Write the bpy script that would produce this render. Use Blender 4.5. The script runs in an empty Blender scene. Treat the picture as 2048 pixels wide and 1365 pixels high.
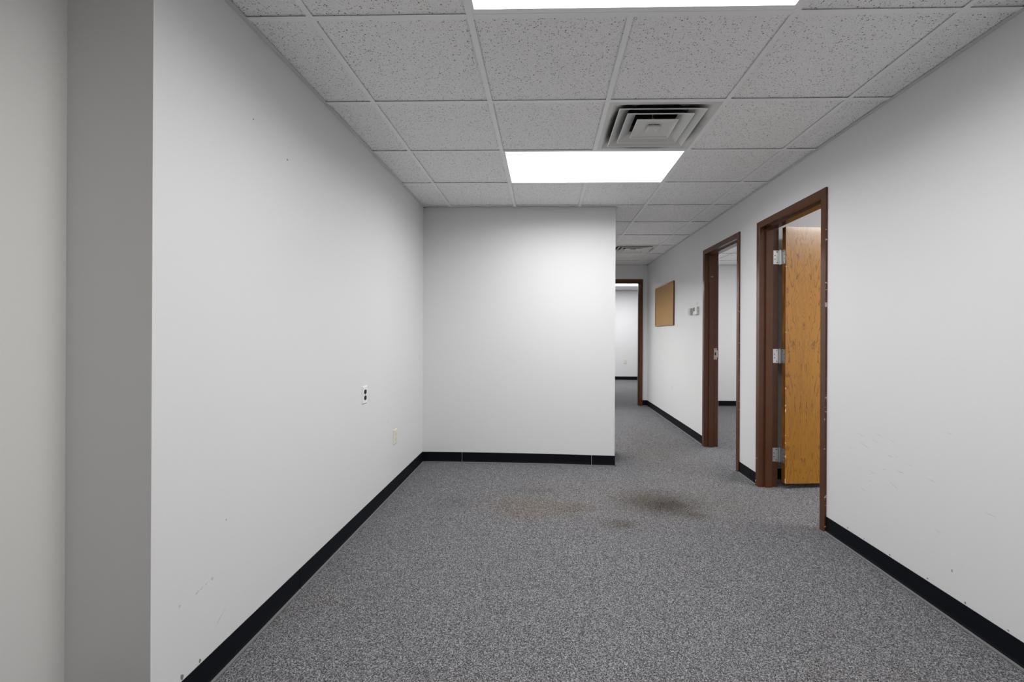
import bpy, bmesh, math
from mathutils import Vector, Matrix

# ---------------------------------------------------------------- measurements (metres)
T = 0.6096                      # ceiling grid module
H = 2.428                       # ceiling height
XL, XR, YB, YE = -0.874, 2.053, 2.490, 5.925
XC = 0.952                      # free end of the back wall / corridor side
YN = -0.384                     # near end of the left wall
XN = -1.136                     # set-back wall on the left
Y0 = -4.60                      # wall behind the camera
WT = 0.131                      # partition thickness
X2 = XR + WT
XF = 4.80                       # far side of the two offices
YP = 2.13                       # partition between the offices (near face)
Y3 = 10.2                       # far wall of the end room

scn = bpy.context.scene
col = scn.collection


def floor_z(x, y):              # the slab dips slightly at the mouth of the corridor
    return -0.028 * math.exp(-((x - 1.4) / 1.0) ** 2 - ((y - 2.1) / 0.9) ** 2)


# ---------------------------------------------------------------- object helpers
def link(name, bm, mats, parent=None, smooth=False):
    me = bpy.data.meshes.new(name)
    bmesh.ops.recalc_face_normals(bm, faces=bm.faces)
    bm.to_mesh(me)
    bm.free()
    if not isinstance(mats, (list, tuple)):
        mats = [mats]
    for m in mats:
        me.materials.append(m)
    if smooth:
        for p in me.polygons:
            p.use_smooth = True
    o = bpy.data.objects.new(name, me)
    col.objects.link(o)
    if parent:
        o.parent = parent
        o.matrix_parent_inverse = Matrix.Translation(-parent.location) if parent.parent is None else Matrix.Identity(4)
    return o


def struct(o):
    o['kind'] = 'structure'
    return o


def thing(name, label, cat, loc, group=None):
    o = bpy.data.objects.new(name, None)
    o.empty_display_size = 0.05
    o.location = loc
    col.objects.link(o)
    o['label'] = label
    o['category'] = cat
    if group:
        o['group'] = group
    return o


def box(bm, a, b, mi=0):
    x0, y0, z0 = a
    x1, y1, z1 = b
    v = [bm.verts.new(p) for p in ((x0, y0, z0), (x1, y0, z0), (x1, y1, z0), (x0, y1, z0),
                                   (x0, y0, z1), (x1, y0, z1), (x1, y1, z1), (x0, y1, z1))]
    for f in ((0, 3, 2, 1), (4, 5, 6, 7), (0, 1, 5, 4), (1, 2, 6, 5), (2, 3, 7, 6), (3, 0, 4, 7)):
        fc = bm.faces.new([v[i] for i in f])
        fc.material_index = mi
    return v


def bevel_all(bm, w, seg=2):
    bmesh.ops.bevel(bm, geom=list(bm.edges), offset=w, segments=seg, affect='EDGES', profile=0.5)


def frame_of(origin, ux, uy, uz):
    """local -> world mapping; ux, uy, uz are the world axes of the local frame"""
    O, A, B, C = Vector(origin), Vector(ux), Vector(uy), Vector(uz)
    return Matrix(((A.x, B.x, C.x, O.x), (A.y, B.y, C.y, O.y), (A.z, B.z, C.z, O.z), (0, 0, 0, 1)))


def cyl(bm, c, axis, r, h, seg=20, r2=None, mi=0):
    """cylinder centred on c along axis ('x','y','z')"""
    m = Matrix.Translation(c)
    if axis == 'x':
        m = m @ Matrix.Rotation(math.pi / 2, 4, 'Y')
    if axis == 'y':
        m = m @ Matrix.Rotation(-math.pi / 2, 4, 'X')
    r_ = bmesh.ops.create_cone(bm, cap_ends=True, segments=seg, radius1=r, radius2=r if r2 is None else r2,
                               depth=h, matrix=m)
    for v in r_['verts']:
        for f in v.link_faces:
            f.material_index = mi


# ---------------------------------------------------------------- materials
def new_mat(name, rgb=(.8, .8, .8), rough=.5, metal=0.0, spec=None, coat=0.0):
    m = bpy.data.materials.new(name)
    m.use_nodes = True
    b = m.node_tree.nodes['Principled BSDF']
    b.inputs['Base Color'].default_value = (*rgb, 1)
    b.inputs['Roughness'].default_value = rough
    b.inputs['Metallic'].default_value = metal
    if spec is not None:
        b.inputs['Specular IOR Level'].default_value = spec
    if coat:
        b.inputs['Coat Weight'].default_value = coat
        b.inputs['Coat Roughness'].default_value = 0.12
    return m


class NT:
    """small node-tree writer"""
    def __init__(self, m):
        self.t = m.node_tree
        self.n = self.t.nodes
        self.b = self.n['Principled BSDF']
        self.co = self.n.new('ShaderNodeTexCoord').outputs['Object']

    def put(self, sock, v):
        if isinstance(v, bpy.types.NodeSocket):
            self.t.links.new(v, sock)
        elif isinstance(v, (tuple, list)):
            sock.default_value = (*v, 1) if sock.type == 'RGBA' and len(v) == 3 else v
        else:
            sock.default_value = v

    def math(self, op, a, b=0.0, c=None, clamp=False):
        q = self.n.new('ShaderNodeMath')
        q.operation = op
        q.use_clamp = clamp
        self.put(q.inputs[0], a)
        self.put(q.inputs[1], b)
        if c is not None:
            self.put(q.inputs[2], c)
        return q.outputs[0]

    def mapping(self, scale=(1, 1, 1), loc=(0, 0, 0), rot=(0, 0, 0), vec=None):
        q = self.n.new('ShaderNodeMapping')
        q.inputs['Scale'].default_value = scale
        q.inputs['Location'].default_value = loc
        q.inputs['Rotation'].default_value = rot
        self.put(q.inputs['Vector'], vec or self.co)
        return q.outputs[0]

    def noise(self, scale, detail=2.0, rough=.5, vec=None, dist=0.0, out='Fac'):
        q = self.n.new('ShaderNodeTexNoise')
        q.inputs['Scale'].default_value = scale
        q.inputs['Detail'].default_value = detail
        q.inputs['Roughness'].default_value = rough
        q.inputs['Distortion'].default_value = dist
        self.put(q.inputs['Vector'], vec or self.co)
        return q.outputs[out]

    def voronoi(self, scale, vec=None, rand=1.0, feature='F1'):
        q = self.n.new('ShaderNodeTexVoronoi')
        q.feature = feature
        q.inputs['Scale'].default_value = scale
        q.inputs['Randomness'].default_value = rand
        self.put(q.inputs['Vector'], vec or self.co)
        return q

    def ramp(self, fac, stops, interp='LINEAR'):
        q = self.n.new('ShaderNodeValToRGB')
        e = q.color_ramp
        e.interpolation = interp
        while len(e.elements) < len(stops):
            e.elements.new(0.5)
        for el, (p, c) in zip(e.elements, stops):
            el.position = p
            el.color = (*c, 1) if len(c) == 3 else c
        self.put(q.inputs[0], fac)
        return q.outputs[0]

    def step(self, v, lo, hi):
        q = self.n.new('ShaderNodeMapRange')
        q.interpolation_type = 'SMOOTHSTEP'
        self.put(q.inputs['Value'], v)
        q.inputs['From Min'].default_value = lo
        q.inputs['From Max'].default_value = hi
        return q.outputs[0]

    def mix(self, fac, a, b, mode='MIX'):
        q = self.n.new('ShaderNodeMix')
        q.data_type = 'RGBA'
        q.blend_type = mode
        self.put(q.inputs[0], fac)
        self.put(q.inputs[6], a)
        self.put(q.inputs[7], b)
        return q.outputs[2]

    def bump(self, h, strength, dist):
        q = self.n.new('ShaderNodeBump')
        q.inputs['Strength'].default_value = strength
        q.inputs['Distance'].default_value = dist
        self.put(q.inputs['Height'], h)
        self.t.links.new(q.outputs[0], self.b.inputs['Normal'])

    def xyz(self, vec=None):
        q = self.n.new('ShaderNodeSeparateXYZ')
        self.put(q.inputs[0], vec or self.co)
        return q.outputs

    def blob(self, c, r):
        """1 at the point c, 0 beyond the radii r (one per axis)"""
        v = self.n.new('ShaderNodeVectorMath')
        v.operation = 'SUBTRACT'
        self.put(v.inputs[0], self.co)
        v.inputs[1].default_value = c
        w = self.n.new('ShaderNodeVectorMath')
        w.operation = 'DIVIDE'
        self.t.links.new(v.outputs[0], w.inputs[0])
        w.inputs[1].default_value = r
        l = self.n.new('ShaderNodeVectorMath')
        l.operation = 'LENGTH'
        self.t.links.new(w.outputs[0], l.inputs[0])
        return self.math('SUBTRACT', 1.0, self.step(l.outputs['Value'], 0.15, 1.0))

    def color(self, c):
        self.put(self.b.inputs['Base Color'], c)


WALLRGB = (.715, .716, .722)


def wall_mat(name, rgb=WALLRGB):
    m = new_mat(name, rgb, .55, spec=.3)
    k = NT(m)
    c = k.mix(k.noise(1.3, 1), rgb, (rgb[0] * .975, rgb[1] * .97, rgb[2] * .96))
    k.color(c)
    k.bump(k.noise(160, 0), .10, .0012)
    return m


M_wall = wall_mat('wall_paint')
M_wall_warm = wall_mat('wall_paint_set_back', (.715, .707, .69))
M_rub = new_mat('faint_rub_mark', (.535, .535, .53), .7)
M_dark = new_mat('dark_scuff', (.20, .19, .18), .7)

# acoustic tile: white board with irregular dark fissures and pin holes
M_tile = new_mat('acoustic_tile', (.78, .775, .77), .85, spec=.2)
k = NT(M_tile)
warp = k.noise(60, 2, out='Color')
vw = k.n.new('ShaderNodeVectorMath'); vw.operation = 'MULTIPLY_ADD'
k.put(vw.inputs[0], warp); vw.inputs[1].default_value = (.012, .012, 0); k.put(vw.inputs[2], k.co)
v1 = k.voronoi(150, k.mapping((.75, 1.0, 1.0), vec=vw.outputs[0]))
r1 = k.xyz(v1.outputs['Color'])
t1 = k.math('SUBTRACT', k.math('MULTIPLY', r1[0], .52), .155)
p1 = k.step(k.math('SUBTRACT', t1, v1.outputs['Distance']), -.03, .03)
v2 = k.voronoi(330, k.mapping((1.0, .8, 1.0), vec=vw.outputs[0]))
r2 = k.xyz(v2.outputs['Color'])
t2 = k.math('SUBTRACT', k.math('MULTIPLY', r2[0], .54), .12)
p2 = k.step(k.math('SUBTRACT', t2, v2.outputs['Distance']), -.04, .04)
pits = k.math('MAXIMUM', p1, k.math('MULTIPLY', p2, .60))
k.color(k.mix(k.math('MULTIPLY', pits, .92), k.mix(k.noise(2.2, 2), (.89, .886, .88), (.92, .917, .91)), (.10, .09, .08)))

M_grid = new_mat('grid_white_enamel', (.90, .90, .905), .45)
M_angle = new_mat('edge_angle_shaded', (.66, .66, .655), .5)  # darker than the bars: shade along the walls put into the colour
M_plenum = new_mat('plenum_dark', (.03, .03, .03), .9)

# carpet
M_carpet = new_mat('grey_loop_carpet', (.17, .17, .175), .95, spec=.1)
k = NT(M_carpet)
f1 = k.voronoi(300)
f1v = k.xyz(f1.outputs['Color'])[0]
f2 = k.noise(215, 2, .8)
f3 = k.noise(560, 0, .7)
g = k.math('ADD', k.math('MULTIPLY', f1v, .38), k.math('ADD', k.math('MULTIPLY', f2, .75), k.math('MULTIPLY', f3, .42)))
g = k.math('SUBTRACT', g, .30)
base = k.ramp(g, [(.16, (.006, .006, .007)), (.38, (.068, .067, .073)), (.54, (.168, .166, .175)), (.80, (.48, .48, .49))])
broad = k.noise(1.1, 3, .6)
base = k.mix(k.math('MULTIPLY', k.step(broad, .45, .75), .5), base, (.94, .90, .84), 'MULTIPLY')
CARPET_K = k


def stain(c, r, s, rgb, base, warp=.25):
    w = k.noise(6, 3, .65)
    m = k.blob((c[0], c[1], 0), (r[0], r[1], 1))
    m = k.math('MULTIPLY', m, k.math('ADD', .35, k.math('MULTIPLY', w, 1.3)), clamp=True)
    return k.mix(k.math('MULTIPLY', m, s), base, rgb, 'MULTIPLY')


base = stain((1.13, 1.62), (.46, .40), .85, (.50, .46, .40), base)
base = stain((1.20, 1.52), (.22, .22), .65, (.55, .50, .45), base)
base = stain((1.34, 1.36), (.13, .12), .7, (.66, .60, .54), base)
base = stain((.79, 1.20), (.17, .12), .8, (.66, .60, .54), base)
base = stain((.50, 1.45), (.22, .14), .6, (.80, .73, .66), base)
base = stain((.20, 1.45), (.50, .30), .8, (1.0, .93, .82), base)
base = stain((.20, 1.78), (.22, .10), .5, (.70, .68, .66), base)
base = stain((-.36, 1.50), (.22, .22), .55, (.76, .75, .76), base)
base = stain((.75, 1.6), (1.5, .75), .7, (.98, .93, .87), base)
base = stain((1.70, 1.9), (.5, .9), .6, (.93, .90, .86), base)
base = stain((1.5, 2.9), (.6, 1.3), .7, (.92, .88, .83), base)
base = stain((1.95, 2.35), (.22, .35), .5, (.72, .72, .74), base)
k.color(base)
k.bump(k.noise(190, 0), .6, .004)

M_base = new_mat('black_vinyl_base', (.004, .005, .008), .5, spec=.12)
M_toe = new_mat('dusty_lit_base_toe', (.14, .138, .14), .7)  # dusty grey, with the light the toe catches put into it

M_frame = new_mat('brown_gloss_paint', (.1, .036, .015), .27, spec=.38)
k = NT(M_frame)
k.color(k.mix(k.noise(14, 3), (.078, .027, .011), (.096, .037, .016)))
k.bump(k.noise(220, 0), .10, .0008)


def frame_paint(name, edge, chips):
    """paint knocked off along the outer edge of the near casing, plus a few scratches"""
    m = new_mat(name, (.1, .036, .015), .27, spec=.38)
    k = NT(m)
    c = k.mix(k.noise(14, 3), (.078, .027, .011), (.096, .037, .016))
    at_edge = k.math('LESS_THAN', k.xyz()[1], edge + .0022)
    worn = k.math('GREATER_THAN', k.noise(1.0, 3, .75, vec=k.mapping((9, 60, 34))), .655)
    c = k.mix(k.math('MULTIPLY', k.math('MULTIPLY', at_edge, worn), .85), c, (.60, .52, .44))
    for (p, r) in chips:
        c = k.mix(k.math('GREATER_THAN', k.blob(p, r), .3), c, (.62, .55, .48))
    k.color(c)
    k.bump(k.noise(220, 0), .10, .0008)
    return m


M_frame1 = frame_paint('brown_gloss_paint_chipped', 1.122, (
    ((XR - .012, 1.1245, .70), (.006, .0035, .008)), ((XR - .012, 1.1245, .515), (.006, .004, .006)),
    ((XR - .012, 2.012, .02), (.02, .006, .012)), ((XR - .008, 2.0, .21), (.012, .02, .002))))
M_frame2 = frame_paint('brown_gloss_paint_worn', 2.342, (
    ((XR + .065, 3.186, 1.865), (.022, .02, .0022)),))

# oak veneer: nested cathedral contour lines plus fine pores
M_oak = new_mat('oak_veneer', (.36, .17, .04), .30, spec=.5, coat=.35)
k = NT(M_oak)
sx = k.math('ABSOLUTE', k.math('SUBTRACT', k.xyz()[0], 2.375))    # book-matched halves
cb = k.n.new('ShaderNodeCombineXYZ')
k.put(cb.inputs[0], sx); k.put(cb.inputs[1], 0.0); k.put(cb.inputs[2], k.xyz()[2])
wv = k.mapping((7.5, 1, .95), vec=cb.outputs[0])
n1 = k.noise(1.0, 1.5, .5, vec=wv, dist=.5)
jag = k.noise(1.0, 2, .6, vec=k.mapping((42, 1, 20), vec=cb.outputs[0]))
lin = k.math('FRACT', k.math('ADD', k.math('MULTIPLY', n1, 27.0), k.math('MULTIPLY', jag, 1.5)))
grain = k.math('SUBTRACT', k.step(lin, .55, .95), k.step(lin, .95, 1.0))
brk = k.noise(1.0, 3, .7, vec=k.mapping((45, 45, 12)))
grain = k.math('MULTIPLY', grain, k.step(brk, .34, .58))
pores = k.noise(1.0, 3, .8, vec=k.mapping((420, 420, 16)))
tone = k.noise(1.0, 2, .5, vec=k.mapping((3, 3, .6)))
c = k.mix(tone, (.33, .135, .010), (.47, .22, .022))
c = k.mix(k.math('MULTIPLY', k.step(pores, .50, .72), .45), c, (.20, .080, .015))
c = k.mix(k.math('MULTIPLY', grain, .80), c, (.120, .045, .010))
sv = k.voronoi(1.0, k.mapping((26, 26, 17), rot=(0, math.radians(25), 0)))
sc = k.math('LESS_THAN', sv.outputs['Distance'], k.math('SUBTRACT', k.math('MULTIPLY', k.xyz(sv.outputs['Color'])[0], .26), .185))
low = k.math('SUBTRACT', 1.0, k.step(k.xyz()[2], .35, 1.15))
c = k.mix(k.math('MULTIPLY', k.math('MULTIPLY', sc, low), .7), c, (.75, .60, .42))
k.color(c)
k.bump(grain, .08, .001)
M_oak_edge = new_mat('oak_edge_dark', (.17, .062, .010), .35, coat=.2)
k = NT(M_oak_edge)
e1 = k.noise(1.0, 3, .7, vec=k.mapping((30, 30, 5)))
k.color(k.mix(k.step(e1, .35, .7), (.10, .035, .006), (.27, .11, .018)))
M_raw = new_mat('raw_chipped_wood', (.72, .55, .36), .8)

M_chrome = new_mat('satin_zinc', (.62, .63, .63), .32, metal=1.0)
M_screw = new_mat('screw_recess', (.05, .05, .05), .5, metal=.6)
M_strike = new_mat('satin_bronze', (.50, .42, .37), .38, metal=.9)
M_black = new_mat('black_plastic', (.004, .004, .004), .45, spec=.12)
M_white_pl = new_mat('white_plastic', (.80, .80, .80), .35)
M_ivory = new_mat('ivory_plastic', (.70, .67, .58), .35)
M_gray_pl = new_mat('putty_plastic', (.52, .51, .47), .4)
M_thermo = new_mat('white_housing', (.72, .72, .70), .4)
M_slot = new_mat('slot_shadow', (.02, .02, .018), .7)
M_lcd = new_mat('lcd_dark', (.012, .014, .010), .2)
M_mark = new_mat('grey_mark', (.22, .22, .21), .7)

M_cork = new_mat('cork', (.45, .27, .12), .9)
k = NT(M_cork)
cv = k.voronoi(260)
k.color(k.mix(k.math('MULTIPLY', k.xyz(cv.outputs['Color'])[0], .8), (.46, .275, .115), (.37, .205, .08)))
k.bump(k.noise(200, 2), .3, .002)
M_corkframe = new_mat('pine_stained_frame', (.40, .19, .06), .5)
k = NT(M_corkframe)
k.color(k.mix(k.noise(1.0, 3, .6, vec=k.mapping((40, 4, 4))), (.42, .205, .07), (.31, .14, .045)))
M_corkedge = new_mat('dark_frame_edge', (.11, .045, .012), .5)

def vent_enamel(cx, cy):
    """white enamel with gap shade painted round the throat over its sooty ring"""
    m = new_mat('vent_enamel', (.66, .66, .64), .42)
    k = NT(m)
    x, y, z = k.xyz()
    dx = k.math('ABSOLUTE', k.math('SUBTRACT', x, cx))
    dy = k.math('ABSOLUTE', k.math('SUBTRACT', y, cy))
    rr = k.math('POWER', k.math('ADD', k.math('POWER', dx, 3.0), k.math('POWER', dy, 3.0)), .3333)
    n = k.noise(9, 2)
    soot_shade = k.math('SUBTRACT', 1.0, k.step(k.math('ADD', rr, k.math('MULTIPLY', n, .02)), .248, .305))  # painted gap shade together with the deposit the air leaves
    k.color(k.mix(k.math('MULTIPLY', soot_shade, .88), (.68, .68, .66), (.05, .05, .045)))
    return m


M_cone = new_mat('vent_cone_enamel', (.68, .68, .66), .4)
M_lip = new_mat('vent_lip', (.88, .88, .88), .3)
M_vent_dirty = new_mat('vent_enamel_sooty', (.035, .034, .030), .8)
M_duct = new_mat('duct_dark', (.02, .02, .02), .8)


M_diff = new_mat('lit_diffuser', (.85, .85, .85), .5)
M_diff.node_tree.nodes['Principled BSDF'].inputs['Emission Color'].default_value = (1, 1, 1, 1)
M_diff.node_tree.nodes['Principled BSDF'].inputs['Emission Strength'].default_value = 2.0
M_diff.cycles.emission_sampling = 'NONE'
LAMP_A = (17.0, (.985, .99, 1.0))
LAMP_B = (32.0, (.985, .99, 1.0))
LAMP_E = (27.0, (.985, .99, 1.0))
LAMP_ADDED = (26.0, (1.0, .995, .98))  # for unseen lamps added to brighten the corridor
LAMP_R = (8.0, (1.0, .92, .83))

# ---------------------------------------------------------------- floor
def build_floor(name, x0, x1, y0, y1, step=.12):
    bm = bmesh.new()
    nx, ny = max(1, round((x1 - x0) / step)), max(1, round((y1 - y0) / step))
    g = [[bm.verts.new((x0 + (x1 - x0) * i / nx, y0 + (y1 - y0) * j / ny,
                        floor_z(x0 + (x1 - x0) * i / nx, y0 + (y1 - y0) * j / ny))) for j in range(ny + 1)] for i in range(nx + 1)]
    for i in range(nx):
        for j in range(ny):
            bm.faces.new((g[i][j], g[i + 1][j], g[i + 1][j + 1], g[i][j + 1]))
    ret = bmesh.ops.extrude_face_region(bm, geom=list(bm.faces))
    for v in ret['geom']:
        if isinstance(v, bmesh.types.BMVert):
            v.co.z = -.12
    return struct(link(name, bm, M_carpet, smooth=False))


build_floor('floor', -2.45, XF + .1, Y0 - .1, Y3 + .1)

# ---------------------------------------------------------------- walls
ZB, ZT = -.06, H + .30


def wall(name, boxes, mat):
    bm = bmesh.new()
    for a, b in boxes:
        box(bm, a, b)
    return struct(link(name, bm, mat))


# door openings: (inner u0, inner u1, inner head height)
D1 = (1.172, 1.966, 2.104)
D2 = (2.392, 3.201, 2.112)
D3 = (1.105, 1.921, 2.130)
G = .028                                     # rough opening beyond the frame's inner edge


def pierced(axis, face, thick, lo, hi, doors):
    """boxes of a straight wall pierced by door openings"""
    out = []

    def add(u0, u1, z0, z1):
        if axis == 'x':
            out.append(((face, u0, z0), (face + thick, u1, z1)))
        else:
            out.append(((u0, face, z0), (u1, face + thick, z1)))
    u = lo
    for d in doors:
        add(u, d[0] - G, ZB, ZT)
        add(d[0] - G, d[1] + G, d[2] + G, ZT)
        u = d[1] + G
    add(u, hi, ZB, ZT)
    return out


wall_right = wall('wall_right', pierced('x', XR, WT, Y0, YE, [D1, D2]), M_wall)
wall_left = wall('wall_left', [((XN - .1, YN, ZB), (XL, YB + .12, ZT))], M_wall)
wall('wall_left_near', [((XN - .12, Y0, ZB), (XN, YN, ZT))], M_wall_warm)
wall('wall_back', [((XL, YB, ZB), (XC, YB + .12, ZT))], M_wall)
wall('wall_corridor_left', [((XC - .12, YB + .12, ZB), (XC, 3.05, ZT)), ((XC - .12, 3.05, 2.13), (XC, 5.45, ZT)), ((XC - .12, 5.45, ZB), (XC, YE, ZT))], M_wall)  # wide opening added to let side-room light into the corridor
wall('wall_added_side_room', [((-2.3, YB, ZB), (XL, YB + .12, ZT)), ((-2.42, YB, ZB), (-2.3, YE + WT, ZT)), ((-2.3, YE, ZB), (-.5, YE + WT, ZT))], M_wall)  # unseen room added so its lamps light the corridor
wall('wall_end', pierced('y', YE, WT, XC - .12, XF, [D3]), M_wall)
wall('wall_rear', [((XN - .12, Y0 - .1, ZB), (XF + .1, Y0, ZT))], M_wall)
wall('wall_office_partition', [((X2, YP, ZB), (XF, YP + .12, ZT))], M_wall)
wall('wall_office_side', [((XF, Y0, ZB), (XF + .1, Y3, ZT))], M_wall)
wall('wall_office_near', [((X2, -.62, ZB), (XF, -.5, ZT))], M_wall)
wall('wall_far', [((-.62, Y3, ZB), (XF + .1, Y3 + .1, ZT))], M_wall)
wall('wall_far_left', [((-.62, YE + WT, ZB), (-.5, Y3, ZT)), ((-.5, YE, ZB), (XC - .12, YE + WT, ZT))], M_wall)

def marks(parent, x, side, strokes, mat, name='scuff_mark'):
    """rub marks on a wall: (y, z, length, height, tilt in degrees)"""
    bm = bmesh.new()
    for (y, z, ln, ht, tilt) in strokes:
        ca, sa = math.cos(math.radians(tilt)), math.sin(math.radians(tilt))
        ring = []
        for q in range(10):
            a = q / 10 * 2 * math.pi
            u, v = ln / 2 * math.cos(a), ht / 2 * math.sin(a) * (1 + .3 * math.cos(3 * a))
            ring.append((y + u * ca - v * sa, z + u * sa + v * ca))
        lo = [bm.verts.new((x, yy, zz)) for yy, zz in ring]
        hi = [bm.verts.new((x + side * .0002, yy, zz)) for yy, zz in ring]
        bm.faces.new(hi)
        for q in range(10):
            bm.faces.new((lo[q], lo[(q + 1) % 10], hi[(q + 1) % 10], hi[q]))
    return struct(link(name, bm, mat, parent))


marks(wall_right, XR, -1, [(.83, .672, .06, .0026, 8), (.80, .622, .075, .003, 14), (.72, .662, .05, .0022, 4), (.61, .689, .035, .0022, 6),
                           (.56, .55, .05, .0035, 2), (.39, .567, .06, .0022, 7), (.12, .519, .05, .0024, 5), (.81, .375, .04, .003, 8),
                           (.595, .469, .06, .003, 24), (.70, .70, .05, .0018, 5), (.62, .61, .03, .004, 3), (.58, .62, .03, .0022, 2),
                           (.74, .49, .04, .0022, 9), (.66, .53, .022, .003, 3), (.76, .44, .03, .002, -5), (.50, .60, .035, .0018, 3),
                           (.35, .35, .04, .002, 8), (.91, .58, .03, .0022, 12), (4.45, .50, .02, .05, 0), (.30, .80, .04, .0016, 4)], M_rub)
marks(wall_right, XR, -1, [(.93, .108, .008, .008, 0), (.80, .106, .008, .006, 0), (.62, .107, .008, .010, 0), (.40, .110, .009, .007, 0), (.22, .108, .008, .010, 0),
                           (.05, .108, .008, .006, 0), (.28, .21, .005, .014, 0), (3.47, 1.583, .018, .014, 20), (3.462, 1.600, .012, .016, 0)], M_dark)
marks(wall_left, XL, 1, [(.291, 2.006, .010, .008, 0), (.061, 2.075, .007, .006, 30), (-.27, .112, .012, .020, 15), (-.197, .110, .009, .014, 0),
                         (-.077, .538, .005, .005, 0)], M_dark)
marks(wall_left, XL, 1, [(1.581, .570, .02, .008, 40), (-.143, .359, .010, .012, 30), (-.209, .349, .016, .006, 30), (-.19, .352, .012, .004, 30), (-.28, .347, .008, .008, 0),
                         (-.17, .356, .012, .003, 30), (-.1, .2, .05, .003, 35)], M_rub)

# ---------------------------------------------------------------- suspended ceilings
TH = .0125                                   # half width of a grid bar


def ceiling(name, regions, skip=()):
    """boards and bars over one or more rectangles (x0, x1, y0, y1)"""
    bm = bmesh.new()
    gb = bmesh.new()
    for (x0, x1, y0, y1) in regions:
        i0, i1 = math.floor(x0 / T), math.ceil(x1 / T)
        j0, j1 = math.floor(y0 / T), math.ceil(y1 / T)
        for i in range(i0, i1):
            for j in range(j0, j1):
                if (i, j) in skip:
                    continue
                a0, a1 = max(i * T + .003, x0), min((i + 1) * T - .003, x1)
                b0, b1 = max(j * T + .003, y0), min((j + 1) * T - .003, y1)
                if a1 - a0 < .003 or b1 - b0 < .003:
                    continue
                # boards sit a hair unevenly on the bars
                dz = .0042 + .0016 * ((i * 7 + j * 13) % 5) / 4
                box(bm, (a0, b0, H + dz), (a1, b1, H + dz + .016))
        # lid above the plenum
        box(bm, (x0 - .05, y0 - .05, H + .26), (x1 + .05, y1 + .05, H + .30), 1)
        for i in range(i0 + 1, i1):                              # main runners
            js = sorted(j for (q, j) in skip if q == i and (i - 1, j) in skip)
            cuts = [y0] + [v for j in js if y0 < j * T < y1 for v in (j * T + TH, (j + 1) * T - TH)] + [y1]
            for q in range(0, len(cuts), 2):
                box(gb, (i * T - TH, cuts[q], H - .0002), (i * T + TH, cuts[q + 1], H + .0006))
                box(gb, (i * T - .0015, cuts[q], H), (i * T + .0015, cuts[q + 1], H + .03))
        for j in range(j0 + 1, j1):                              # cross bars between the runners
            xs = [x0] + [i * T for i in range(i0 + 1, i1)] + [x1]
            for a, b in zip(xs[:-1], xs[1:]):
                ea = TH if a != x0 else 0
                eb = TH if b != x1 else 0
                box(gb, (a + ea, j * T - TH, H - .00005), (b - eb, j * T + TH, H + .0006))
                box(gb, (a + ea, j * T - .0015, H), (b - eb, j * T + .0015, H + .03))
    c = struct(link(name, bm, [M_tile, M_plenum]))
    struct(link('grid_bar', gb, M_grid, c))
    return c


LIGHTS = {(0, -1), (1, -1), (0, 2), (1, 2), (0, -4), (1, -4)}
VENTS = {(1, 1), (2, 7)}
ceiling('ceiling', [(XN, XR, Y0, YB), (XC, XR, YB, YE)], skip=LIGHTS | VENTS)
ceiling('ceiling_added_side_room', [(-2.3, XC - .12, YB + .12, YE)], skip={(-1, 6), (0, 6), (-1, 8), (0, 8)})  # over the added, unseen side room
ceiling('ceiling_office_near', [(X2, XF, -.5, YP)], skip={(5, 1), (6, 1)})
ceiling('ceiling_office_far', [(X2, XF, YP + .12, YE)], skip={(5, 6), (6, 6)})
ceiling('ceiling_end_room', [(-.5, XF, YE + WT, Y3)], skip={(3, 14), (4, 14), (0, 14), (1, 14)})


def wall_angle(n, a, b, inward):
    """L-shaped edge moulding along a wall, horizontal leg 22 mm"""
    bm = bmesh.new()
    (x0, y0), (x1, y1) = a, b
    w = .021
    box(bm, (min(x0, x1, x0 + inward[0] * w, x1 + inward[0] * w), min(y0, y1, y0 + inward[1] * w, y1 + inward[1] * w), H - .0012),
        (max(x0, x1, x0 + inward[0] * w, x1 + inward[0] * w), max(y0, y1, y0 + inward[1] * w, y1 + inward[1] * w), H + .0004))
    t = .0012
    box(bm, (min(x0, x1, x0 + inward[0] * t, x1 + inward[0] * t), min(y0, y1, y0 + inward[1] * t, y1 + inward[1] * t), H - .0004),
        (max(x0, x1, x0 + inward[0] * t, x1 + inward[0] * t), max(y0, y1, y0 + inward[1] * t, y1 + inward[1] * t), H + .02))
    struct(link('trim_%d' % n, bm, M_angle))


wall_angle(1, (XL, YN), (XL, YB), (1, 0))
wall_angle(2, (XR, Y0), (XR, YE), (-1, 0))
wall_angle(3, (XL, YB), (XC, YB), (0, -1))
wall_angle(4, (XC, YB), (XC, YE), (1, 0))
wall_angle(5, (XC, YE), (XR, YE), (0, -1))
wall_angle(6, (XN, YN), (XL, YN), (0, -1))
wall_angle(7, (XN, Y0), (XN, YN), (1, 0))
wall_angle(8, (X2, YE), (XF, YE), (0, -1))
wall_angle(9, (-.5, Y3), (XF, Y3), (0, -1))
wall_angle(10, (X2, YP), (XF, YP), (0, -1))
wall_angle(11, (XN, Y0), (XR, Y0), (0, 1))

# ---------------------------------------------------------------- cove base
BH = .099
# (out from wall, height, material index of the strip that follows)
PROFILE = [(.0030, BH), (.0034, .030), (.0045, .018), (.0080, .0095), (.0125, .0065), (.0165, .0050)]


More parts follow.
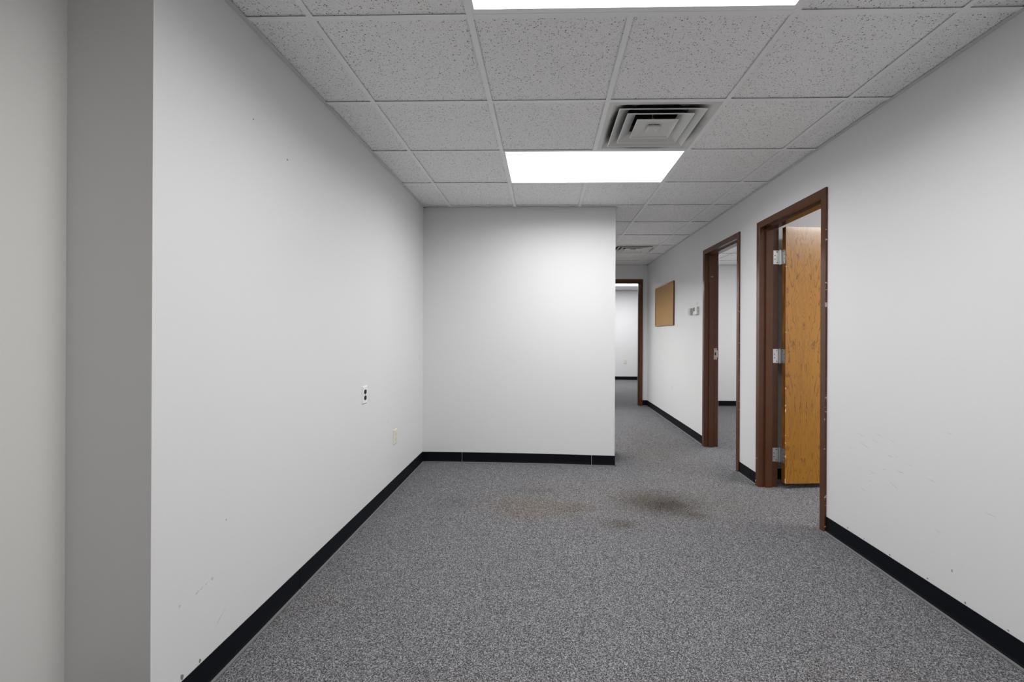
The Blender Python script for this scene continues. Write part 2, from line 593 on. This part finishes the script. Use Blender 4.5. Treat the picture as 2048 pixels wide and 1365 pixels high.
def baseboard(name, a, b, n, seams=(), ext=(0, 0), h=1.0):
    bm = bmesh.new()
    A, B = Vector((*a, 0)), Vector((*b, 0))
    N = Vector((*n, 0))
    L = (B - A).length
    D = (B - A) / L
    cuts = [0.0] + sorted(seams) + [L]
    gap = .0016
    for s0, s1 in zip(cuts[:-1], cuts[1:]):
        s0 += gap if s0 > 0 else 0
        s1 -= gap if s1 < L else 0
        m = max(1, math.ceil((s1 - s0) / .25))
        prev = None
        for q in range(m + 1):
            s = s0 + (s1 - s0) * q / m
            P = A + D * s
            z = floor_z(P.x, P.y)
            pts = [(0, BH * h)] + [(o, zz * (h if zz > .05 else 1)) for o, zz in PROFILE] + [(.0165, -.01), (0, -.01)]
            row = [bm.verts.new(P + N * o + Vector((0, 0, z + zz))) for o, zz in pts]
            if prev:
                for t in range(len(row)):
                    u = (t + 1) % len(row)
                    f = bm.faces.new((prev[t], prev[u], row[u], row[t]))
                    f.material_index = 1 if 4 <= t <= 6 else 0
            else:
                bm.faces.new(row)
            prev = row
        bm.faces.new(prev)
    return struct(link(name, bm, [M_base, M_toe]))


c50 = .051
baseboard('baseboard_left', (XL, YN), (XL, YB), (1, 0), seams=(.783,))
baseboard('baseboard_left_near', (XN, Y0), (XN, YN), (1, 0))
baseboard('baseboard_left_return', (XN, YN), (XL, YN), (0, -1))
baseboard('baseboard_back', (XL, YB), (XC + .003, YB), (0, -1), seams=(.381, 1.609))
baseboard('baseboard_corridor_left', (XC, YB), (XC, 3.05), (1, 0))
baseboard('baseboard_corridor_left_far', (XC, 5.45), (XC, YE), (1, 0))
baseboard('baseboard_right', (XR, Y0), (XR, D1[0] - c50), (-1, 0), seams=(3.4,))
baseboard('baseboard_right_middle', (XR, D1[1] + c50), (XR, D2[0] - c50), (-1, 0), seams=(.10,))
baseboard('baseboard_right_far', (XR, D2[1] + c50), (XR, YE), (-1, 0), seams=(.253, .93, 1.81))
baseboard('baseboard_end', (D3[1] + c50, YE), (XR, YE), (0, -1))
baseboard('baseboard_office_near', (X2, YP), (XF, YP), (0, -1))
baseboard('baseboard_office_far', (X2, YE), (XF, YE), (0, -1), seams=(1.09,))
baseboard('baseboard_end_room', (-.5, Y3), (XF, Y3), (0, -1))


# ---------------------------------------------------------------- door frames
# jamb section: (depth from the room face of the wall, projection into the opening)
SECTION = [(-.0005, -.050), (-.012, -.050), (-.012, -.0015), (-.0105, 0), (.037, 0), (.037, .0150), (.0385, .0160),
           (.0885, .0160), (.090, .0150), (.090, 0), (.1415, 0), (.143, -.0015), (.143, -.050), (.1315, -.050),
           (.1315, -.026), (-.0005, -.026)]


def door_frame(d, to_world, mat, parent, fz=None):
    u0, u1, ht = d
    bm = bmesh.new()
    st = []
    for w, t in SECTION:
        col_ = []
        for (u, z) in ((u0 + t, -.035), (u0 + t, ht - t), (u1 - t, ht - t), (u1 - t, -.035)):
            col_.append(bm.verts.new(to_world(u, w, z)))
        st.append(col_)
    n = len(SECTION)
    for a in range(n):
        b = (a + 1) % n
        for s in range(3):
            bm.faces.new((st[a][s], st[b][s], st[b][s + 1], st[a][s + 1]))
    bm.faces.new([st[a][0] for a in range(n)])
    bm.faces.new([st[a][3] for a in range(n)])
    return link('door_frame', bm, mat, parent)


def door_root(name, loc):
    o = bpy.data.objects.new(name, None)
    o.location = loc
    o.empty_display_size = .1
    col.objects.link(o)
    o['kind'] = 'structure'
    return o


on_right = lambda u, w, z: Vector((XR + w, u, z))
on_end = lambda u, w, z: Vector((u, YE + w, z))
d1 = door_root('door_1', (XR, D1[0], 0))
door_frame(D1, on_right, M_frame1, d1)
d2 = door_root('door_2', (XR, D2[0], 0))
door_frame(D2, on_right, M_frame2, d2)
d3 = door_root('door_3', (D3[0], YE, 0))
door_frame(D3, on_end, M_frame, d3)

# --- oak leaf of door 1, standing open a little past square into the office
PIVOT = Vector((XR + .143 + .009, D1[1] - .004, 0))     # hinge pin
ANG = math.radians(4.8)
leafM = Matrix.Translation(PIVOT) @ Matrix.Rotation(ANG, 4, 'Z')
LW, LT = .784, .044
LZ0, LZ1 = .030, 2.100
OFF = Vector((.012, -.055, 0))                           # leaf corner relative to the pin, leaf open
bm = bmesh.new()
box(bm, (0, 0, LZ0), (LW, LT, LZ1))
bevel_all(bm, .0015, 2)
for f in bm.faces:
    if abs(f.normal.x) > .5 or abs(f.calc_center_median().x) < .002:
        f.material_index = 1
bmesh.ops.transform(bm, matrix=leafM @ Matrix.Translation(OFF), verts=bm.verts)
leaf = link('door_leaf', bm, [M_oak, M_oak_edge], d1)
leaf['label'] = 'oak veneer door leaf standing open'
# chips of raw wood along the leaf's hinge corner
bm = bmesh.new()
import random
random.seed(4)
for z, s in ((.06, .026), (.045, .016), (.62, .030), (.66, .014), (.80, .012), (1.25, .008), (1.78, .007), (.36, .010), (.25, .014), (.42, .007)):
    P = Vector((.0005, -.0008, z))
    ring = []
    for q in range(9):
        a = q / 9 * 2 * math.pi
        ring.append(bm.verts.new((P.x + .0035 + .0045 * math.cos(a) * random.uniform(.6, 1.1), P.y + .0003, P.z + s * .6 * math.sin(a) * random.uniform(.6, 1.1))))
    f = bm.faces.new(ring)
    e = bmesh.ops.extrude_face_region(bm, geom=[f])
    for v in e['geom']:
        if isinstance(v, bmesh.types.BMVert):
            v.co.y += .002
bmesh.ops.transform(bm, matrix=leafM @ Matrix.Translation(OFF), verts=bm.verts)
link('wood_chip', bm, M_raw, leaf)


def hinge(zc):
    """butt hinge: one plate on the jamb, one on the leaf's edge, knuckle between"""
    hh = .0565
    bm = bmesh.new()
    yj = D1[1]
    box(bm, (XR + .100, yj - .0022, zc - hh), (PIVOT.x, yj - .0002, zc + hh))
    root = link('hinge', bm, M_chrome, d1)
    bm = bmesh.new()
    box(bm, (OFF.x - .0021, OFF.y + .004, zc - hh), (OFF.x - .0001, -.003, zc + hh))
    box(bm, (0, -.004, zc - hh), (OFF.x - .0001, -.002, zc + hh))
    bmesh.ops.transform(bm, matrix=leafM, verts=bm.verts)
    link('hinge_plate', bm, M_chrome, root)
    bm = bmesh.new()
    for q in range(5):
        cyl(bm, (PIVOT.x, PIVOT.y - .003, zc - hh + hh * 2 * (q + .5) / 5), 'z', .0066, hh * 2 / 5 - .0012)
    cyl(bm, (PIVOT.x, PIVOT.y - .003, zc), 'z', .0045, hh * 2 + .010)
    link('hinge_pin', bm, M_chrome, root, smooth=False)
    for (a, b) in ((.030, .043), (.012, .015), (.012, -.015), (.030, -.043)):
        bm = bmesh.new()
        cyl(bm, (XR + .100 + a, yj - .0024, zc + b), 'y', .0042, .0012, 12)
        link('screw', bm, M_screw, root)
        bm = bmesh.new()
        cyl(bm, (OFF.x - .0023, OFF.y + .004 + a * .85, zc + b), 'x', .0040, .0012, 12)
        bmesh.ops.transform(bm, matrix=leafM, verts=bm.verts)
        link('screw', bm, M_screw, root)


for z in (1.862, 1.056, .250):
    hinge(z)

# strike plate on the far jamb of door 2
bm = bmesh.new()
yj2 = D2[1]
x0, x1, z0, z1 = XR + .0915, XR + .127, .957, 1.079
hx0, hx1, hz0, hz1 = XR + .103, XR + .118, 1.003, 1.035
yy0, yy1 = yj2 - .0022, yj2 - .0002
box(bm, (x0, yy0, z0), (hx0, yy1, z1))
box(bm, (hx1, yy0, z0), (x1, yy1, z1))
box(bm, (hx0, yy0, z0), (hx1, yy1, hz0))
box(bm, (hx0, yy0, hz1), (hx1, yy1, z1))
box(bm, (x1, yy0, z0 + .022), (x1 + .020, yy1, z1 - .022))
strike = link('strike_plate', bm, M_strike, d2)
bm = bmesh.new()
box(bm, (hx0, yj2 - .0008, hz0), (hx1, yj2 - .0001, hz1))
link('latch_hole', bm, M_slot, strike)
for zz in (.968, 1.068):
    bm = bmesh.new()
    cyl(bm, (XR + .110, yj2 - .0025, zz), 'y', .0038, .001, 12)
    link('screw', bm, M_screw, strike)


# ---------------------------------------------------------------- ceiling fittings
SPREAD = 165


def troffer(x0, y0, label, mat, nx=2, ny=1, fy=(.010, .010), fx=.010, group='recessed ceiling lights', spread=180):
    x1, y1 = x0 + nx * T, y0 + ny * T
    t = thing('ceiling_light', label, 'ceiling light', ((x0 + x1) / 2, (y0 + y1) / 2, H), group)
    a0, a1, b0, b1 = x0 + TH - .002, x1 - TH + .002, y0 + TH - .002, y1 - TH + .002
    bm = bmesh.new()
    z0, z1 = H + .0008, H + .006
    box(bm, (a0, b0, z0), (a0 + fx + .002, b1, z1))
    box(bm, (a1 - fx - .002, b0, z0), (a1, b1, z1))
    box(bm, (a0 + fx + .002, b0, z0), (a1 - fx - .002, b0 + fy[0] + .002, z1))
    box(bm, (a0 + fx + .002, b1 - fy[1] - .002, z0), (a1 - fx - .002, b1, z1))
    link('light_frame', bm, M_grid, t)
    bm = bmesh.new()
    box(bm, (a0 + .002, b0 + .002, H + .0062), (a1 - .002, b1 - .002, H + .010))
    link('diffuser', bm, M_diff, t)
    ld = bpy.data.lights.new('tubes', 'AREA')                     # the tubes behind the prismatic lens
    ld.shape = 'RECTANGLE'
    ld.size, ld.size_y = a1 - a0 - 2 * fx, b1 - b0 - sum(fy)
    ld.energy, ld.color = mat
    ld.spread = math.radians(spread)
    lo = bpy.data.objects.new('tubes', ld)
    lo.location = (0, (fy[0] - fy[1]) / 2, .0058)
    col.objects.link(lo)
    lo.parent = t
    bm = bmesh.new()
    box(bm, (a0 + .002, b0 + .002, H + .012), (a1 - .002, b1 - .002, H + .10))
    link('housing', bm, M_grid, t)
    return t


troffer(0, -T, 'large lit recessed ceiling light cut off by the top edge of the view', LAMP_A, fy=(.024, .024), spread=SPREAD)
troffer(0, 2 * T, 'lit recessed ceiling light directly beyond the square air vent', LAMP_A, fy=(.002, .004), spread=SPREAD)
troffer(0, -4 * T, 'recessed ceiling light behind the viewpoint, above the rear of the room', LAMP_R)
troffer(5 * T, T, 'lit recessed ceiling light inside the office with the open oak door', LAMP_B)
troffer(5 * T, 6 * T, 'lit recessed ceiling light inside the office beside the thermostats', LAMP_B)
troffer(3 * T, 14 * T, 'lit recessed ceiling light seen through the doorway at the corridor end', LAMP_E)
troffer(0, 14 * T, 'recessed ceiling light in the far left of the end room', LAMP_E)

troffer(-T, 6 * T, 'added unseen ceiling light in the side room, nearer of its two', LAMP_ADDED)
troffer(-T, 8 * T, 'added unseen ceiling light in the side room, farther of its two', LAMP_ADDED)


def sq_ring(bm, cx, cy, rows, mi=0, closed=True):
    """loft of concentric squares (half size, z)"""
    prev = None
    for r, z in rows:
        row = [bm.verts.new((cx + sx * r, cy + sy * r, z)) for sx, sy in ((-1, -1), (1, -1), (1, 1), (-1, 1))]
        if prev:
            for q in range(4):
                f = bm.faces.new((prev[q], prev[(q + 1) % 4], row[(q + 1) % 4], row[q]))
                f.material_index = mi
        prev = row
    return prev


def vent(cx, cy, label):
    t = thing('air_vent', label, 'air vent', (cx, cy, H), 'square ceiling air vents')
    # faceplate with a dished centre turning into a round neck
    bm = bmesh.new()
    seg = 48
    a = T / 2 - .006

    def sq(theta, r, k=1.0):
        c, s = math.cos(theta), math.sin(theta)
        m = max(abs(c), abs(s))
        q = r / m
        return (c * (q * k + r * (1 - k)), s * (q * k + r * (1 - k)))
    rings = [(a, 0.0012, 1), (a, .0002, 1), (.268, .0002, 1), (.262, .003, 1), (.240, .020, .9), (.205, .042, .6), (.175, .060, 0.2), (.165, .085, 0), (.165, .16, 0)]
    prev = None
    for ri, (r, z, kk) in enumerate(rings):
        row = []
        for q in range(seg):
            x, y = sq((q + .5) / seg * 2 * math.pi + 0, r, kk)
            if kk == 1:      # keep the corners of the square sharp
                x, y = max(-r, min(r, x)), max(-r, min(r, y))
                aa = (q + .5) / seg * 8
                if abs((aa % 2) - 1) < 8 / seg * .51:
                    x, y = math.copysign(r, x), math.copysign(r, y)
            row.append(bm.verts.new((cx + x, cy + y, H + z)))
        if prev:
            for q in range(seg):
                f = bm.faces.new((prev[q], prev[(q + 1) % seg], row[(q + 1) % seg], row[q]))
                f.material_index = 1 if ri > 7 else 0
        prev = row
    bm.faces.new(prev).material_index = 1
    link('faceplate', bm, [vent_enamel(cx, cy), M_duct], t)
    # nested cones
    for i, (r, rin, up) in enumerate(((.2335, .165, .048), (.1815, .118, .044), (.1155, .032, .015))):
        bm = bmesh.new()
        z = H - .006
        th = .0014
        sq_ring(bm, cx, cy, [(r, z + .004), (r, z), (r - .004, z), (r - .0045, z + .003), (r - .012, z + .008), (rin, z + up), (rin + .002, z + up + th),
                             (r - .012, z + .008 + th * 1.6), (r - .0015, z + .006), (r, z + .004)])
        for f in bm.faces:
            if f.calc_center_median().z < z + .0035 or all(max(abs(v.co.x - cx), abs(v.co.y - cy)) > r - .0048 for v in f.verts):
                f.material_index = 1
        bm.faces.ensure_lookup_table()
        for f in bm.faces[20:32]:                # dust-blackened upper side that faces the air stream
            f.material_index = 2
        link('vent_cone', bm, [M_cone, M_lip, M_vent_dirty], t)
    bm = bmesh.new()
    rb = .037
    last = sq_ring(bm, cx, cy, [(rb - .008, H - .0045 + .012), (rb, H - .0045 + .006), (rb, H - .0055), (rb - .006, H - .0075)])
    bm.faces.new(last)
    cyl(bm, (cx, cy, H + .045), 'z', .006, .09, 12)
    link('centre_plate', bm, M_cone, t)
    bm = bmesh.new()
    cyl(bm, (cx + .014, cy, H - .0080), 'z', .007, .0015, 14)
    link('screw', bm, M_lip, t)
    bm = bmesh.new()
    for ang in (0, math.pi / 2):
        m = Matrix.Translation((cx, cy, 0)) @ Matrix.Rotation(ang, 4, 'Z')
        vs = box(bm, (-.164, -.0015, H + .055), (.164, .0015, H + .070))
        for v in vs:
            v.co = m @ v.co
    link('cross_brace', bm, M_duct, t)
    return t


vent(1.5 * T, 1.5 * T, 'square white air vent between the two large ceiling lights')
vent(2.5 * T, 7.5 * T, 'square air vent in the ceiling at the far end of the corridor')


# ---------------------------------------------------------------- wall fittings
def outlet(mp, label, plate_m, rec_m, w=.074, h=.114, kind='duplex'):
    """local frame: x along the wall, y out of the wall, z up; origin at the plate centre"""
    t = thing('wall_outlet', label, 'wall outlet', mp @ Vector((0, 0, 0)))

    def fin(bm, name, m, par, smooth=False):
        bmesh.ops.transform(bm, matrix=mp, verts=bm.verts)
        return link(name, bm, m, par)
    bm = bmesh.new()
    d = .0065
    for r, y in ((0, .0002), (0, .0035), (.004, d)):
        pass
    vs = []
    for r, y in ((0, .0002), (0, .0030), (.0045, d)):
        vs.append([bm.verts.new((sx * (w / 2 - r), y, sz * (h / 2 - r))) for sx, sz in ((-1, -1), (1, -1), (1, 1), (-1, 1))])
    for a_, b_ in zip(vs[:-1], vs[1:]):
        for q in range(4):
            bm.faces.new((a_[q], a_[(q + 1) % 4], b_[(q + 1) % 4], b_[q]))
    bm.faces.new(vs[-1])
    bm.faces.new(vs[0])
    fin(bm, 'cover_plate', plate_m, t)
    for s in (-1, 1):
        bm = bmesh.new()
        # rounded receptacle face
        pts = []
        R = .0172
        for q in range(28):
            a_ = q / 28 * 2 * math.pi
            pts.append((R * math.cos(a_), max(-.0135, min(.0135, R * math.sin(a_)))))
        lo = [bm.verts.new((px, d - .001, s * .0195 + pz)) for px, pz in pts]
        hi = [bm.verts.new((px, d + .0018, s * .0195 + pz)) for px, pz in pts]
        bm.faces.new(hi)
        for q in range(28):
            bm.faces.new((lo[q], lo[(q + 1) % 28], hi[(q + 1) % 28], hi[q]))
        rc = fin(bm, 'receptacle', rec_m, t)
        for (sx, hh) in ((-.0065, .0085), (.0065, .0072)):
            bm = bmesh.new()
            box(bm, (sx - .0011, d + .0015, s * .0195 + .003 - hh / 2), (sx + .0011, d + .0020, s * .0195 + .003 + hh / 2))
            fin(bm, 'slot', M_slot, rc)
        bm = bmesh.new()
        cyl(bm, (0, d + .0018, s * .0195 - .0075), 'y', .0024, .0006, 10)
        fin(bm, 'slot', M_slot, rc)
    bm = bmesh.new()
    cyl(bm, (0, d + .0005, 0), 'y', .0032, .0012, 12)
    fin(bm, 'screw', M_screw if rec_m is M_black else plate_m, t)
    return t


on_left_wall = lambda y, z: frame_of((XL, y, z), (0, -1, 0), (1, 0, 0), (0, 0, 1))
outlet(on_left_wall(1.143, .828), 'white wall plate with two black sockets, higher one on the left wall', M_white_pl, M_black)
outlet(on_left_wall(1.722, .423), 'ivory wall outlet low on the left wall near the corner', M_ivory, M_ivory, w=.080, h=.114)
outlet(frame_of((2.455, Y3, .50), (1, 0, 0), (0, -1, 0), (0, 0, 1)), 'small ivory outlet on the far wall seen through the end doorway', M_ivory, M_ivory)


def cork_board(y0, y1, z0, z1):
    t = thing('cork_board', 'framed cork notice board hanging on the corridor wall', 'notice board', (XR, (y0 + y1) / 2, z0))
    d, fw = .020, .022
    bm = bmesh.new()
    X = XR - .0005
    box(bm, (X - d, y0, z0), (X, y0 + fw, z1))
    box(bm, (X - d, y1 - fw, z0), (X, y1, z1))
    box(bm, (X - d, y0 + fw, z0), (X, y1 - fw, z0 + fw))
    box(bm, (X - d, y0 + fw, z1 - fw), (X, y1 - fw, z1))
    bevel_all(bm, .0012, 1)
    for f in bm.faces:
        if abs(f.calc_center_median().y - y0) < .001:
            f.material_index = 1
    link('board_frame', bm, [M_corkframe, M_corkedge], t)
    bm = bmesh.new()
    box(bm, (X - .013, y0 + fw, z0 + fw), (X - .001, y1 - fw, z1 - fw))
    link('cork_panel', bm, M_cork, t)
    bm = bmesh.new()
    box(bm, (X - .0136, y0 + .05, z0 + .040), (X - .0131, y0 + .085, z0 + .052))
    link('maker_label', bm, M_mark, t)
    bm = bmesh.new()
    cyl(bm, (X - .0134, (y0 + y1) / 2 - .02, (z0 + z1) / 2 + .09), 'x', .004, .001, 10)
    link('pin_hole', bm, M_slot, t)


cork_board(4.345, 5.33, 1.360, 1.968)


# digital thermostat nearest the second doorway
t = thing('thermostat', 'white digital thermostat with dark display on the corridor wall', 'thermostat', (XR, 3.455, 1.512))
X = XR
bm = bmesh.new()
box(bm, (X - .028, 3.400, 1.463), (X, 3.520, 1.556))
bevel_all(bm, .006, 3)
body = link('body', bm, M_thermo, t)
bm = bmesh.new()
box(bm, (X - .0290, 3.468, 1.500), (X - .0278, 3.508, 1.545))
link('display', bm, M_lcd, t)
bm = bmesh.new()
cyl(bm, (X - .0290, 3.440, 1.522), 'x', .017, .004, 24)
link('dial', bm, M_thermo, t)
for (za, zb) in ((1.522, 1.546), (1.490, 1.508)):
    bm = bmesh.new()
    box(bm, (X - .0165, 3.3993, za), (X - .0105, 3.4003, zb))
    link('side_slot', bm, M_mark, t)
bm = bmesh.new()
box(bm, (X - .0286, 3.466, 1.480), (X - .0279, 3.506, 1.485))
link('display_caption', bm, M_mark, t)

# older plain thermostat
t = thing('thermostat', 'small putty-grey thermostat with curved body, further along from the digital one', 'thermostat', (XR, 3.67, 1.50))
bm = bmesh.new()
box(bm, (X - .020, 3.615, 1.470), (X, 3.735, 1.548))
bevel_all(bm, .007, 3)
link('body', bm, M_gray_pl, t)
bm = bmesh.new()
box(bm, (X - .036, 3.612, 1.464), (X - .018, 3.668, 1.545))
bevel_all(bm, .007, 3)
link('cover', bm, M_gray_pl, t)
bm = bmesh.new()
cyl(bm, (X - .0205, 3.705, 1.505), 'x', .006, .003, 14)
link('button', bm, M_slot, t)

# ---------------------------------------------------------------- camera
F, CX, CY, YAW, ROLL = 873.92, 1068.76, 669.31, .0245, .0047
f = Vector((-math.sin(YAW), math.cos(YAW), 0))
r = Vector((math.cos(YAW), math.sin(YAW), 0))
u = r.cross(f)
r2 = math.cos(ROLL) * r + math.sin(ROLL) * u
u2 = -math.sin(ROLL) * r + math.cos(ROLL) * u
cam = bpy.data.cameras.new('camera')
cam.sensor_fit = 'HORIZONTAL'
cam.sensor_width = 36
cam.lens = F / 2048 * 36
cam.shift_x = (1024 - CX) / 2048
cam.shift_y = (CY - 682.5) / 2048
cam.clip_start = .02
co = bpy.data.objects.new('camera', cam)
co.matrix_world = Matrix(((r2.x, u2.x, -f.x, .29125), (r2.y, u2.y, -f.y, -1.65133), (r2.z, u2.z, -f.z, H - 1.2049), (0, 0, 0, 1)))
col.objects.link(co)
scn.camera = co

# ---------------------------------------------------------------- world and view
w = bpy.data.worlds.new('world')
w.use_nodes = True
w.node_tree.nodes['Background'].inputs[0].default_value = (0, 0, 0, 1)
w.node_tree.nodes['Background'].inputs[1].default_value = 0
scn.world = w
vs = scn.view_settings
scn.display_settings.display_device = 'sRGB'
vs.view_transform = 'Standard'
vs.look = 'None'
vs.gamma = 1
vs.use_curve_mapping = False
vs.exposure = 0.53
scn.cycles.max_bounces = 8
scn.cycles.diffuse_bounces = 5
scn.cycles.glossy_bounces = 3
scn.cycles.use_denoising = True
scn.cycles.use_adaptive_sampling = True
scn.cycles.adaptive_threshold = .05
